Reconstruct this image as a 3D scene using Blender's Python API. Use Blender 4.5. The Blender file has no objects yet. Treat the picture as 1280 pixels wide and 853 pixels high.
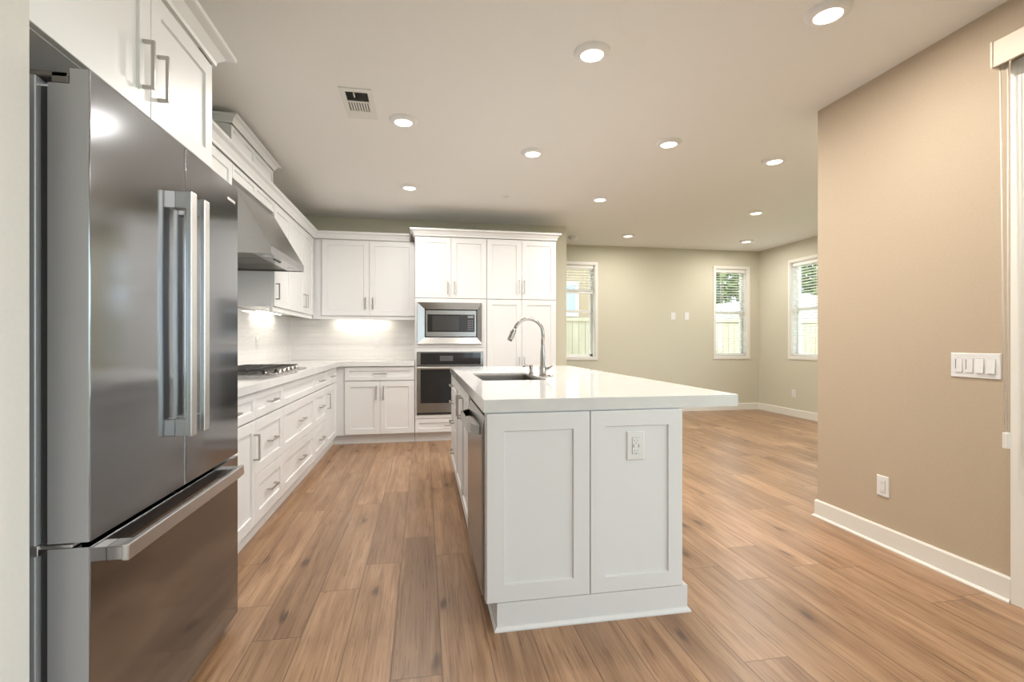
import bpy, bmesh, math, random
from mathutils import Vector
S = bpy.context.scene
COL = S.collection
random.seed(7)

# ------------------------------------------------------------------ camera, light, exposure
YAW = 0.18
EYE = 1.165
cam = bpy.data.cameras.new('camera'); co = bpy.data.objects.new('camera', cam); COL.objects.link(co)
co.location = (0, 0, EYE); co.rotation_euler = (math.pi/2, 0, -YAW)
cam.sensor_width = 36; cam.lens = 607.3/1280*36; cam.clip_start = 0.02; cam.clip_end = 200
S.camera = co
S.view_settings.view_transform = 'Standard'; S.view_settings.look = 'None'
S.view_settings.gamma = 1; S.view_settings.use_curve_mapping = False
S.view_settings.exposure = 0.20
LAMP_W = 14.0        # each recessed ceiling lamp
WORLD = 4.4
SUN = 2.2
w = bpy.data.worlds.new('world'); S.world = w; w.use_nodes = True
w.node_tree.nodes['Background'].inputs[0].default_value = (0.76, 0.89, 1.0, 1)
w.node_tree.nodes['Background'].inputs[1].default_value = WORLD
sl = bpy.data.lights.new('sun', 'SUN'); sl.energy = SUN; sl.angle = 0.02; sl.color = (1, .95, .86)
so = bpy.data.objects.new('sun', sl); COL.objects.link(so); so.location = (-10, 5, 12)
so.rotation_euler = Vector((1, 0, -1.15)).to_track_quat('-Z', 'Y').to_euler()
def portal(loc, size, direction):   # size = (horizontal, vertical)
    l = bpy.data.lights.new('daylight_portal', 'AREA'); l.shape = 'RECTANGLE'; l.size, l.size_y = size
    l.cycles.is_portal = True
    o = bpy.data.objects.new('daylight_portal', l); COL.objects.link(o); o.location = loc
    o.rotation_euler = Vector(direction).to_track_quat('-Z', 'Y').to_euler()
portal((2.76, -.58, 1.17), (4.4, 2.3), (-1, 0, 0))
portal((5.82, 4.3, 1.2), (2.4, 2.2), (-1, 0, 0))
portal((1.84, -3.73, 1.3), (1.28, 2.1), (0, 1, 0))
portal((2.40, 7.53, 1.65), (0.62, 1.5), (0, -1, 0))
portal((5.117, 7.53, 1.65), (0.62, 1.5), (0, -1, 0))
portal((5.75, 6.38, 1.65), (0.62, 1.5), (-1, 0, 0))

# ------------------------------------------------------------------ materials
MATS = {}
def mat(name, color, rough=.5, metal=0., spec=.5, emit=None, estr=0., coat=0.):
    m = bpy.data.materials.new(name); m.use_nodes = True
    b = m.node_tree.nodes['Principled BSDF']
    b.inputs['Base Color'].default_value = (*color, 1); b.inputs['Roughness'].default_value = rough
    b.inputs['Metallic'].default_value = metal; b.inputs['Specular IOR Level'].default_value = spec
    b.inputs['Coat Weight'].default_value = coat
    if emit: b.inputs['Emission Color'].default_value = (*emit, 1); b.inputs['Emission Strength'].default_value = estr
    MATS[name] = m
    return m
def nd(m, t, **kw):
    n = m.node_tree.nodes.new(t)
    for k, v in kw.items(): setattr(n, k, v)
    return n
def lk(m, a, b): m.node_tree.links.new(a, b)
def bsdf(m): return m.node_tree.nodes['Principled BSDF']
def add_noise(m, scale=(1, 1, 1), ns=5, detail=4, bump=0., dist=.002, col=None, rough=None):
    """object-space noise driving a bump, a slight colour variation and a roughness variation"""
    tc = nd(m, 'ShaderNodeTexCoord'); mp = nd(m, 'ShaderNodeMapping'); mp.inputs['Scale'].default_value = scale
    lk(m, tc.outputs['Object'], mp.inputs[0])
    no = nd(m, 'ShaderNodeTexNoise'); no.inputs['Scale'].default_value = ns; no.inputs['Detail'].default_value = detail
    lk(m, mp.outputs[0], no.inputs[0])
    if bump:
        b = nd(m, 'ShaderNodeBump'); b.inputs['Strength'].default_value = bump; b.inputs['Distance'].default_value = dist
        lk(m, no.outputs[0], b.inputs['Height']); lk(m, b.outputs[0], bsdf(m).inputs['Normal'])
    if col:
        r = nd(m, 'ShaderNodeValToRGB'); r.color_ramp.elements[0].position = .35; r.color_ramp.elements[1].position = .65
        r.color_ramp.elements[0].color = (*col[0], 1); r.color_ramp.elements[1].color = (*col[1], 1)
        lk(m, no.outputs[0], r.inputs[0]); lk(m, r.outputs[0], bsdf(m).inputs['Base Color'])
    if rough:
        r = nd(m, 'ShaderNodeMapRange'); r.inputs['To Min'].default_value = rough[0]; r.inputs['To Max'].default_value = rough[1]
        lk(m, no.outputs[0], r.inputs[0]); lk(m, r.outputs[0], bsdf(m).inputs['Roughness'])
    return m

PAINT = add_noise(mat('greige_wall_paint', (.67, .64, .52), .85), ns=90, bump=.12, dist=.0015, col=((.60, .575, .465), (.62, .595, .485)))
TAN = add_noise(mat('warm_lit_wall_paint', (.52, .425, .325), .8), ns=90, bump=.12, dist=.0015, col=((.495, .400, .292), (.51, .415, .307)))  # wall paint with the right wall's warm light put into its colour
OFFWHITE = add_noise(mat('bright_lit_wall_paint', (.64, .63, .60), .8), ns=90, bump=.12, dist=.0015, col=((.63, .625, .595), (.65, .64, .61)))  # wall paint made paler, the left wall's brighter light put into its colour
CEIL = add_noise(mat('ceiling_paint', (.83, .825, .80), .9), ns=110, bump=.12, dist=.0015, col=((.82, .815, .79), (.84, .835, .81)))
TRIM = add_noise(mat('trim_paint', (.79, .775, .72), .4), ns=3, col=((.78, .765, .71), (.80, .785, .73)))
CAB = add_noise(mat('white_cabinet_paint', (.75, .755, .76), .38), ns=2, col=((.745, .75, .755), (.76, .765, .77)))
CARC = mat('cabinet_reveal_paint', (.60, .60, .59), .5)
QUARTZ = add_noise(mat('white_quartz', (.78, .775, .765), .07, coat=.0), ns=14, detail=6, col=((.69, .69, .69), (.72, .72, .718)), rough=(.06, .1))
STEEL = add_noise(mat('brushed_steel', (.46, .455, .45), .22, 1.), scale=(1, 1, 90), ns=9, detail=3, rough=(.2, .3), col=((.34, .335, .33), (.38, .375, .365)))
FRIDGE = add_noise(mat('fridge_steel', (.42, .415, .41), .16, 1.), scale=(1.2, 1.2, .8), ns=1.6, detail=1, bump=.4, dist=.02, rough=(.09, .14), col=((.285, .30, .325), (.315, .33, .355)))
CASE = mat('grey_case_metal', (.42, .43, .45), .4, .3)
DARKGAP = mat('dark_gasket_gap_shade', (.05, .05, .052), .7)  # rubber and dark bodies; also painted shade in gaps and the duct
NICKEL = mat('satin_nickel', (.50, .48, .45), .28, 1.)
HANDLE = mat('bright_handle_metal', (.72, .72, .72), .3, 1.)
CHROME = mat('brushed_chrome', (.44, .42, .39), .2, 1.)
BLACKGLASS = mat('black_glass', (.018, .018, .02), .06)
IRON = add_noise(mat('cast_iron', (.045, .043, .042), .55), ns=60, bump=.2, dist=.001)
GREYPAN = mat('filter_steel', (.30, .29, .27), .4, .9)
PLASTIC = mat('white_plastic', (.78, .78, .77), .3)
PLASTSHADE = mat('plastic_gap_shade', (.30, .30, .30), .6)  # grey paints the shade in plate gaps and slots; also slider and button
VINYL = mat('white_vinyl', (.82, .81, .77), .4)
SLAT = mat('blind_slat', (.85, .84, .80), .45)
CORD = mat('cord', (.82, .78, .70), .6)
LENS = mat('lamp_lens', (1, .95, .85), .5, emit=(1, .93, .80), estr=4.0)
STRIP = mat('strip_lens', (1, .95, .85), .5, emit=(1, .94, .82), estr=9)
METALVENT = mat('vent_paint', (.74, .73, .69), .5)

def floor_mat():
    m = mat('oak_planks', (.5, .33, .2), .3); b = bsdf(m)
    def M(op, a, b2=None, clamp=False):
        n = nd(m, 'ShaderNodeMath', operation=op, use_clamp=clamp)
        for i, v in enumerate([a, b2]):
            if v is None: continue
            if isinstance(v, (int, float)): n.inputs[i].default_value = v
            else: lk(m, v, n.inputs[i])
        return n.outputs[0]
    def comb(x, y, z):
        n = nd(m, 'ShaderNodeCombineXYZ')
        for i, v in enumerate((x, y, z)):
            if isinstance(v, (int, float)): n.inputs[i].default_value = v
            else: lk(m, v, n.inputs[i])
        return n.outputs[0]
    def wn(v):
        n = nd(m, 'ShaderNodeTexWhiteNoise', noise_dimensions='3D'); lk(m, v, n.inputs['Vector']); return n.outputs['Value']
    def noise(v, sc, det, rough=.55, distort=0.):
        n = nd(m, 'ShaderNodeTexNoise'); lk(m, v, n.inputs['Vector'])
        n.inputs['Scale'].default_value = sc; n.inputs['Detail'].default_value = det; n.inputs['Roughness'].default_value = rough
        n.inputs['Distortion'].default_value = distort
        return n.outputs[0]
    def mix(f, a, c, bt='MIX'):
        n = nd(m, 'ShaderNodeMix', data_type='RGBA', blend_type=bt)
        if isinstance(f, (int, float)): n.inputs[0].default_value = f
        else: lk(m, f, n.inputs[0])
        for i, v in ((6, a), (7, c)):
            if isinstance(v, tuple): n.inputs[i].default_value = (*v, 1)
            else: lk(m, v, n.inputs[i])
        return n.outputs[2]
    def ramp(v, stops):
        r = nd(m, 'ShaderNodeValToRGB'); lk(m, v, r.inputs[0]); e = r.color_ramp.elements
        while len(e) < len(stops): e.new(.5)
        for i, (p, c) in enumerate(stops): e[i].position = p; e[i].color = (*c, 1)
        return r.outputs[0]
    tc = nd(m, 'ShaderNodeTexCoord'); sp = nd(m, 'ShaderNodeSeparateXYZ'); lk(m, tc.outputs['Object'], sp.inputs[0])
    x, y = sp.outputs[0], sp.outputs[1]
    W, L = .1797, 1.22
    u = M('DIVIDE', M('SUBTRACT', x, .0655), W); row = M('FLOOR', u); fu = M('FRACT', u)
    v = M('ADD', M('DIVIDE', y, L), M('MULTIPLY', wn(comb(row, 3.7, 1.3)), 7.31)); pl = M('FLOOR', v); fv = M('FRACT', v)
    r1 = wn(comb(row, pl, .5)); r2 = wn(comb(row, pl, 9.5))
    ox = M('ADD', x, M('MULTIPLY', r1, 37.)); oy = M('ADD', y, M('MULTIPLY', r2, 53.))
    g1 = noise(comb(M('MULTIPLY', ox, 13.), M('MULTIPLY', oy, .75), 0.), 1.5, 5, .6, .7)        # broad cathedral figure
    g2 = noise(comb(M('MULTIPLY', ox, 95.), M('MULTIPLY', oy, 2.2), 0.), 1.2, 4, .65)           # fine fibre
    g3 = noise(comb(M('MULTIPLY', ox, 4.), M('MULTIPLY', oy, 1.3), 2.), 1.3, 2)
    base = ramp(g1, [(.2, (.175, .090, .045)), (.40, (.31, .183, .103)), (.58, (.40, .25, .149)), (.8, (.475, .315, .196))])
    tone = ramp(r1, [(0., (.78, .75, .72)), (.45, (1., .985, .96)), (1., (1.14, 1.12, 1.1))])
    c = mix(1., base, tone, 'MULTIPLY')
    c = mix(1., c, ramp(g2, [(.32, (.70, .66, .62)), (.5, (.97, .96, .95)), (.7, (1.10, 1.10, 1.10))]), 'MULTIPLY')
    c = mix(1., c, ramp(g3, [(.3, (.86, .84, .82)), (.62, (1.04, 1.04, 1.04))]), 'MULTIPLY')
    g4 = noise(comb(M('MULTIPLY', ox, 70.), M('MULTIPLY', oy, 5.), 4.), 1., 3, .6)
    c = mix(1., c, ramp(g4, [(.30, (.66, .60, .55)), (.42, (1., 1., 1.))]), 'MULTIPLY')
    # knots: sparse dark ovals
    vo = nd(m, 'ShaderNodeTexVoronoi', voronoi_dimensions='2D'); vo.inputs['Scale'].default_value = 1.0
    lk(m, comb(M('ADD', M('MULTIPLY', ox, 5.5), M('MULTIPLY', g2, .35)), M('ADD', M('MULTIPLY', oy, 2.0), M('MULTIPLY', g1, .5)), 0.), vo.inputs['Vector'])
    vs = nd(m, 'ShaderNodeSeparateColor'); lk(m, vo.outputs['Color'], vs.inputs[0])
    kd = M('ADD', vo.outputs['Distance'], M('MULTIPLY', M('SUBTRACT', g2, .5), .12))
    kk = M('GREATER_THAN', vs.outputs[0], .80)
    halo = M('MULTIPLY', M('SUBTRACT', 1., M('DIVIDE', M('ADD', kd, M('MULTIPLY', M('SUBTRACT', g1, .5), .5)), .42), True), kk)
    c = mix(M('MULTIPLY', halo, .55), c, (.19, .10, .05))
    kn = M('MULTIPLY', M('SUBTRACT', 1.5, M('DIVIDE', kd, .085), True), kk)
    c = mix(M('MULTIPLY', kn, .8), c, (.075, .035, .018))
    ex = M('MINIMUM', fu, M('SUBTRACT', 1., fu)); ey = M('MULTIPLY', M('MINIMUM', fv, M('SUBTRACT', 1., fv)), L/W)
    e = M('MINIMUM', ex, ey)
    seam = M('SUBTRACT', 1.25, M('DIVIDE', e, .017), True)
    c = mix(M('MULTIPLY', seam, .72), c, (.12, .065, .035))
    lk(m, c, b.inputs['Base Color'])
    rr = nd(m, 'ShaderNodeMapRange'); lk(m, g2, rr.inputs[0]); rr.inputs['To Min'].default_value = .25; rr.inputs['To Max'].default_value = .42
    lk(m, rr.outputs[0], b.inputs['Roughness'])
    h = M('SUBTRACT', M('MULTIPLY', g2, .25), M('MULTIPLY', seam, 1.))
    bu = nd(m, 'ShaderNodeBump'); bu.inputs['Strength'].default_value = .25; bu.inputs['Distance'].default_value = .0012
    lk(m, h, bu.inputs['Height']); lk(m, bu.outputs[0], b.inputs['Normal'])
    return m
FLOOR = floor_mat()

def tile_mat(name, ax):
    """stacked glossy white wall tile with a hand-made ripple; ax 0 runs along X, 1 along Y"""
    m = mat(name, (.86, .84, .81), .1); b = bsdf(m)
    tc = nd(m, 'ShaderNodeTexCoord'); sp = nd(m, 'ShaderNodeSeparateXYZ'); lk(m, tc.outputs['Object'], sp.inputs[0])
    cb = nd(m, 'ShaderNodeCombineXYZ'); lk(m, sp.outputs[ax], cb.inputs[0]); lk(m, sp.outputs[2], cb.inputs[1])
    br = nd(m, 'ShaderNodeTexBrick'); lk(m, cb.outputs[0], br.inputs[0]); br.offset = .5
    br.inputs['Scale'].default_value = 1; br.inputs['Brick Width'].default_value = .30; br.inputs['Row Height'].default_value = .075
    br.inputs['Mortar Size'].default_value = .0018; br.inputs['Mortar Smooth'].default_value = .3
    br.inputs['Color1'].default_value = (.78, .765, .745, 1); br.inputs['Color2'].default_value = (.765, .75, .735, 1); br.inputs['Mortar'].default_value = (.74, .72, .69, 1)
    lk(m, br.outputs['Color'], b.inputs['Base Color'])
    mp = nd(m, 'ShaderNodeMapping'); mp.inputs['Scale'].default_value = (9, 38, 1); lk(m, cb.outputs[0], mp.inputs[0])
    no = nd(m, 'ShaderNodeTexNoise'); no.inputs['Scale'].default_value = 1; no.inputs['Detail'].default_value = 1.5; lk(m, mp.outputs[0], no.inputs[0])
    a = nd(m, 'ShaderNodeMath', operation='SUBTRACT'); lk(m, no.outputs[0], a.inputs[0]); lk(m, br.outputs['Fac'], a.inputs[1])
    bu = nd(m, 'ShaderNodeBump'); bu.inputs['Strength'].default_value = .6; bu.inputs['Distance'].default_value = .006
    lk(m, a.outputs[0], bu.inputs['Height']); lk(m, bu.outputs[0], b.inputs['Normal'])
    return m
TILEX, TILEY = tile_mat('white_tile_back', 0), tile_mat('white_tile_left', 1)

def glass_mat():
    m = bpy.data.materials.new('window_glass'); m.use_nodes = True; nt = m.node_tree
    nt.nodes.remove(nt.nodes['Principled BSDF'])
    t = nd(m, 'ShaderNodeBsdfTransparent'); t.inputs[0].default_value = (.95, .97, .96, 1)
    g = nd(m, 'ShaderNodeBsdfGlossy'); g.inputs['Roughness'].default_value = .02
    lw = nd(m, 'ShaderNodeLayerWeight'); lw.inputs['Blend'].default_value = .5
    f = nd(m, 'ShaderNodeMath', operation='POWER'); lk(m, lw.outputs['Facing'], f.inputs[0]); f.inputs[1].default_value = 5
    f2 = nd(m, 'ShaderNodeMath', operation='MULTIPLY_ADD'); lk(m, f.outputs[0], f2.inputs[0]); f2.inputs[1].default_value = .9; f2.inputs[2].default_value = .04
    x = nd(m, 'ShaderNodeMixShader'); lk(m, f2.outputs[0], x.inputs[0]); lk(m, t.outputs[0], x.inputs[1]); lk(m, g.outputs[0], x.inputs[2])
    lk(m, x.outputs[0], nt.nodes['Material Output'].inputs[0])
    return m
GLASS = glass_mat()

# ------------------------------------------------------------------ object helpers
ORG = {}
def root(name, loc, label=None, cat=None, group=None, kind=None):
    o = bpy.data.objects.new(name, None); COL.objects.link(o); o.location = loc; o.empty_display_size = .1
    ORG[o.name] = Vector(loc); tag(o, label, cat, group, kind); return o
def tag(o, label=None, cat=None, group=None, kind=None):
    if label: o['label'] = label
    if cat: o['category'] = cat
    if group: o['group'] = group
    if kind: o['kind'] = kind
    return o
class MB:
    """collects shapes in world coordinates, links them as ONE mesh object"""
    def __init__(s): s.b = bmesh.new()
    def poly(s, pts): 
        try: return s.b.faces.new([s.b.verts.new(p) for p in pts])
        except ValueError: return None
    def box(s, x0, x1, y0, y1, z0, z1, bev=0., seg=1):
        x0, x1 = sorted((x0, x1)); y0, y1 = sorted((y0, y1)); z0, z1 = sorted((z0, z1))
        v = [s.b.verts.new((x, y, z)) for x in (x0, x1) for y in (y0, y1) for z in (z0, z1)]
        fs = [s.b.faces.new([v[i] for i in f]) for f in ((0, 1, 3, 2), (4, 6, 7, 5), (0, 4, 5, 1), (2, 3, 7, 6), (0, 2, 6, 4), (1, 5, 7, 3))]
        if bev:
            ed = list({e for f in fs for e in f.edges})
            bmesh.ops.bevel(s.b, geom=ed, offset=bev, segments=seg, affect='EDGES', profile=.5)
        return s
    def prism(s, pts, axis, a, c):
        """extrude a closed polygon; axis 'Y': pts=(x,z); 'X': pts=(y,z); 'Z': pts=(x,y)"""
        f = {'Y': lambda p, t: (p[0], t, p[1]), 'X': lambda p, t: (t, p[0], p[1]), 'Z': lambda p, t: (p[0], p[1], t)}[axis]
        A = [s.b.verts.new(f(p, a)) for p in pts]; B = [s.b.verts.new(f(p, c)) for p in pts]
        s.b.faces.new(A); s.b.faces.new(B[::-1]); n = len(pts)
        for i in range(n): s.b.faces.new((A[i], B[i], B[(i+1) % n], A[(i+1) % n]))
        return s
    def cyl(s, p, r, h, axis='Z', seg=24, r2=None, cap=True):
        """cylinder from p along axis for h"""
        r2 = r if r2 is None else r2
        ax = {'X': Vector((1, 0, 0)), 'Y': Vector((0, 1, 0)), 'Z': Vector((0, 0, 1))}[axis]
        u = Vector((0, 1, 0)) if axis == 'X' else Vector((1, 0, 0)); w_ = ax.cross(u); p = Vector(p)
        A = []; B = []
        for i in range(seg):
            t = 2*math.pi*i/seg; d = u*math.cos(t)+w_*math.sin(t)
            A.append(s.b.verts.new(p+d*r)); B.append(s.b.verts.new(p+ax*h+d*r2))
        for i in range(seg): f = s.b.faces.new((A[i], A[(i+1) % seg], B[(i+1) % seg], B[i])); f.smooth = True
        if cap: s.b.faces.new(A[::-1]); s.b.faces.new(B)
        return s
    def lathe(s, c, prof, seg=40, axis='Z'):
        """prof: (r, h) pairs around axis through c"""
        rings = []
        for r, h in prof:
            if r < 1e-6: rings.append([s.b.verts.new((c[0], c[1], c[2]+h))]); continue
            rings.append([s.b.verts.new((c[0]+r*math.cos(2*math.pi*i/seg), c[1]+r*math.sin(2*math.pi*i/seg), c[2]+h)) for i in range(seg)])
        for a, b2 in zip(rings, rings[1:]):
            for i in range(seg):
                j = (i+1) % seg
                if len(a) == 1 and len(b2) == 1: continue
                if len(a) == 1: f = s.b.faces.new((a[0], b2[j], b2[i]))
                elif len(b2) == 1: f = s.b.faces.new((a[i], a[j], b2[0]))
                else: f = s.b.faces.new((a[i], a[j], b2[j], b2[i]))
                f.smooth = True
        return s
    def tube(s, pts, r, seg=14, cap=True):
        pts = [Vector(p) for p in pts]; n = len(pts); rr = r if isinstance(r, (list, tuple)) else [r]*n
        rings = []; up = None
        for i, p in enumerate(pts):
            t = ((pts[min(i+1, n-1)]-pts[max(i-1, 0)])).normalized()
            if up is None: up = t.orthogonal().normalized()
            up = (up-t*up.dot(t)).normalized(); w_ = t.cross(up)
            rings.append([s.b.verts.new(p+(up*math.cos(2*math.pi*k/seg)+w_*math.sin(2*math.pi*k/seg))*rr[i]) for k in range(seg)])
        for a, b2 in zip(rings, rings[1:]):
            for k in range(seg): f = s.b.faces.new((a[k], a[(k+1) % seg], b2[(k+1) % seg], b2[k])); f.smooth = True
        if cap: s.b.faces.new(rings[0][::-1]); s.b.faces.new(rings[-1])
        return s
    def sweep(s, path, prof, closed=False):
        """prof (outward, z) polygon swept along a horizontal path with mitres; outward = right-hand side of travel"""
        P = [Vector((p[0], p[1])) for p in path]; n = len(P); rings = []
        for i in range(n):
            a = (P[i]-P[i-1]).normalized() if (i > 0 or closed) else None
            b2 = (P[(i+1) % n]-P[i]).normalized() if (i < n-1 or closed) else None
            if a is None: a = b2
            if b2 is None: b2 = a
            na, nb = Vector((a.y, -a.x)), Vector((b2.y, -b2.x)); mt = (na+nb).normalized(); mt = mt/max(.2, mt.dot(na))
            rings.append([s.b.verts.new((P[i].x+mt.x*o, P[i].y+mt.y*o, z)) for o, z in prof])
        k = len(prof); rr = list(zip(rings, rings[1:]))+([(rings[-1], rings[0])] if closed else [])
        for a, b2 in rr:
            for j in range(k): s.b.faces.new((a[j], a[(j+1) % k], b2[(j+1) % k], b2[j]))
        if not closed: s.b.faces.new(rings[0]); s.b.faces.new(rings[-1][::-1])
        return s
    def build(s, name, m, parent=None, org=None):
        bmesh.ops.recalc_face_normals(s.b, faces=s.b.faces[:])
        o = None
        if parent is not None: og = ORG[parent.name]
        elif org is not None: og = Vector(org)
        else:
            xs = [v.co for v in s.b.verts]
            og = Vector(((min(c.x for c in xs)+max(c.x for c in xs))/2, (min(c.y for c in xs)+max(c.y for c in xs))/2, min(c.z for c in xs)))
        for v in s.b.verts: v.co -= og
        me = bpy.data.meshes.new(name); s.b.to_mesh(me); s.b.free()
        for mm in (m if isinstance(m, (list, tuple)) else [m]): me.materials.append(mm)
        o = bpy.data.objects.new(name, me); COL.objects.link(o); ORG[o.name] = og
        if parent is not None: o.parent = parent
        else: o.location = og
        return o
def st(name, mb, m):   # setting: keeps the world origin so that procedural coordinates are true metres
    o = mb.build(name, m, org=(0, 0, 0)); o['kind'] = 'structure'; return o
def copy_tree(o, parent=None, mp=None):
    c = o.copy(); COL.objects.link(c); c.parent = parent
    for ch in [k for k in o.children]: copy_tree(ch, c)
    return c

# a "face" says which way a front looks: point(u, z, d) with d = distance out of the plane
def facer(face, plane):
    return {'+X': lambda u, z, d: (plane+d, u, z), '-X': lambda u, z, d: (plane-d, u, z), '-Y': lambda u, z, d: (u, plane-d, z), '+Z': None}[face]
def rings(mb, P, u0, u1, z0, z1, stack, close_back=True):
    R = [[mb.b.verts.new(P(u, z, d)) for u, z in ((u0+i, z0+i), (u1-i, z0+i), (u1-i, z1-i), (u0+i, z1-i))] for i, d in stack]
    for a, b2 in zip(R, R[1:]):
        for k in range(4): mb.b.faces.new((a[k], a[(k+1) % 4], b2[(k+1) % 4], b2[k]))
    mb.b.faces.new(R[-1])
    if close_back: mb.b.faces.new(R[0][::-1])
def shaker(face, plane, u0, u1, z0, z1, fw=.062, name='door', parent=None, m=None, gap=.0018, t=.02):
    mb = MB(); fw = min(fw, (z1-z0)*.3, (u1-u0)*.3)
    rings(mb, facer(face, plane), u0+gap, u1-gap, z0+gap, z1-gap, [(0, 0), (0, t-.0015), (.0015, t), (fw, t), (fw+.003, t-.009)])
    return mb.build(name, m or CAB, parent)
def pbox(mb, P, u0, u1, z0, z1, d0, d1, bev=0.):
    a, b2 = P(u0, z0, d0), P(u1, z1, d1)
    mb.box(a[0], b2[0], a[1], b2[1], a[2], b2[2], bev)
def pull(face, plane, u, z, vertical, parent, ln=.15, pr=.034, th=.010):
    """square bar pull centred at (u, z) on a front at plane (front surface)"""
    P = facer(face, plane); mb = MB(); h = ln/2
    if vertical:
        pbox(mb, P, u-th/2, u+th/2, z-h, z+h, pr-th, pr, .0012)
        for s_ in (-1, 1): pbox(mb, P, u-th/2, u+th/2, z+s_*(h-th/2)-th/2, z+s_*(h-th/2)+th/2, 0.0, pr-th)
    else:
        pbox(mb, P, u-h, u+h, z-th/2, z+th/2, pr-th, pr, .0012)
        for s_ in (-1, 1): pbox(mb, P, u+s_*(h-th/2)-th/2, u+s_*(h-th/2)+th/2, z-th/2, z+th/2, 0.0, pr-th)
    return mb.build('handle', NICKEL, parent)

# ------------------------------------------------------------------ room shell
CH = 2.691
XW, YB, XL = 2.575, 6.25, -1.58          # tan wall, kitchen back wall, kitchen left wall
XF, YF = 5.633, 7.41
WZ0, WZ1 = .905, 2.385
def wall_holes(mb, axis, p0, p1, a0, a1, holes, z0=0., z1=CH):
    """wall slab between p0..p1 (thickness) along a0..a1 with rectangular holes (h0,h1,hz0,hz1)"""
    def B(u0, u1, c0, c1):
        if u1-u0 < 1e-4 or c1-c0 < 1e-4: return
        if axis == 'X': mb.box(u0, u1, p0, p1, c0, c1)
        else: mb.box(p0, p1, u0, u1, c0, c1)
    cur = a0
    for h0, h1, hz0, hz1 in sorted(holes):
        B(cur, h0, z0, z1); B(h0, h1, z0, hz0); B(h0, h1, hz1, z1); cur = h1
    B(cur, a1, z0, z1); return mb
st('floor', MB().box(-1.75, 5.9, -3.9, 7.7, -.12, 0), FLOOR)
st('ceiling', MB().box(-1.75, 5.9, -3.9, 7.7, CH, CH+.15), CEIL)
W1 = (2.10, 2.70, WZ0, WZ1); W2 = (4.82, 5.415, WZ0, WZ1); W3 = (6.075, 6.68, WZ0+.02, WZ1)
st('wall_far', wall_holes(MB(), 'X', YF, YF+.16, .4, XF+.16, [W1, W2]), PAINT)
st('wall_far_side', wall_holes(MB(), 'Y', XF, XF+.16, 2.81, YF, [(3.1, 5.5, .10, 2.3), W3]), PAINT)
st('wall_kitchen_back', MB().box(XL-.15, 1.875, YB, YB+.13, 0, CH), PAINT)
st('wall_hall_end', MB().box(.25, .4, YB+.13, YF+.16, 0, CH), PAINT)
st('wall_kitchen_left', MB().box(XL-.15, XL, 1.215, YB, 0, CH), PAINT)
st('wall_left', MB().box(XL-.15, -.835, -3.75, 1.215, 0, CH), OFFWHITE)
st('wall_right', wall_holes(MB(), 'Y', XW, XW+.16, -3.75, 2.81, [(-2.8, 1.64, 0, 2.33)]), TAN)
st('wall_patio', MB().box(XW+.16, XF+.16, 2.66, 2.81, 0, CH), PAINT)
st('wall_rear', wall_holes(MB(), 'X', -3.75, -3.6, -.835, XW, [(1.2, 2.48, .25, 2.35)]), PAINT)

# baseboards (profile: outward, z)
BP = [(0, 0), (.014, 0), (.014, .104), (.009, .112), (0, .112)]
st('baseboard_right', MB().sweep([(XW+.16, 2.81), (XW, 2.81), (XW, 1.725)][::-1], [(-o, z) for o, z in BP]), TRIM)
st('trim_1', MB().sweep([(XW+.03, 2.81+.014), (XW-.014, 2.81+.014), (XW-.014, 1.725)][::-1], [(0, 0), (-.011, 0), (-.011, .006), (-.004, .015), (0, .015)]), TRIM)
st('baseboard_far', MB().sweep([(.4, YF), (XF, YF), (XF, 2.81)], BP), TRIM)
st('baseboard_stub', MB().sweep([(1.565, YB), (1.875, YB), (1.875, YB+.13)], BP), TRIM)
st('baseboard_left', MB().sweep([(-.835, -3.6), (-.835, 1.215)], BP), TRIM)

# windows
def window(n, face, plane, h, depth=.16):
    """double-hung vinyl window set in the hole; plane = room-side wall surface; returns nothing"""
    u0, u1, z0, z1 = h
    P = facer(face, plane)
    r = root('window_%d' % n, P((u0+u1)/2, z0, 0), kind='structure')
    cas = MB()      # flat casing on the wall + returns
    c = .042
    for a in ((u0-c, u0, z0-c, z1+c), (u1, u1+c, z0-c, z1+c), (u0, u1, z1, z1+c), (u0, u1, z0-c, z0)): pbox(cas, P, *a, 0, .012)
    cas.build('window_casing', TRIM, r)
    rv = MB(); t = .012
    for a in ((u0, u0+t, z0, z1), (u1-t, u1, z0, z1), (u0+t, u1-t, z1-t, z1), (u0+t, u1-t, z0, z0+t)): pbox(rv, P, *a, -depth+.002, 0)
    rv.build('window_jamb', TRIM, r)
    fr = MB(); f = .035; d0, d1 = -depth+.01, -depth+.06; zm = z0+(z1-z0)*.5
    for a in ((u0+t, u0+t+f, z0+t, z1-t), (u1-t-f, u1-t, z0+t, z1-t), (u0+t, u1-t, z1-t-f, z1-t), (u0+t, u1-t, z0+t, z0+t+f), (u0+t+f, u1-t-f, zm-.022, zm+.022)): pbox(fr, P, *a, d0, d1)
    fo = fr.build('window_frame', VINYL, r)
    g = MB(); pbox(g, P, u0+t+f, u1-t-f, z0+t+f, z1-t-f, d0+.018, d0+.022); g.build('pane', GLASS, fo)
window(1, '-Y', YF, W1); window(2, '-Y', YF, W2); window(3, '-X', XF, W3)
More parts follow.
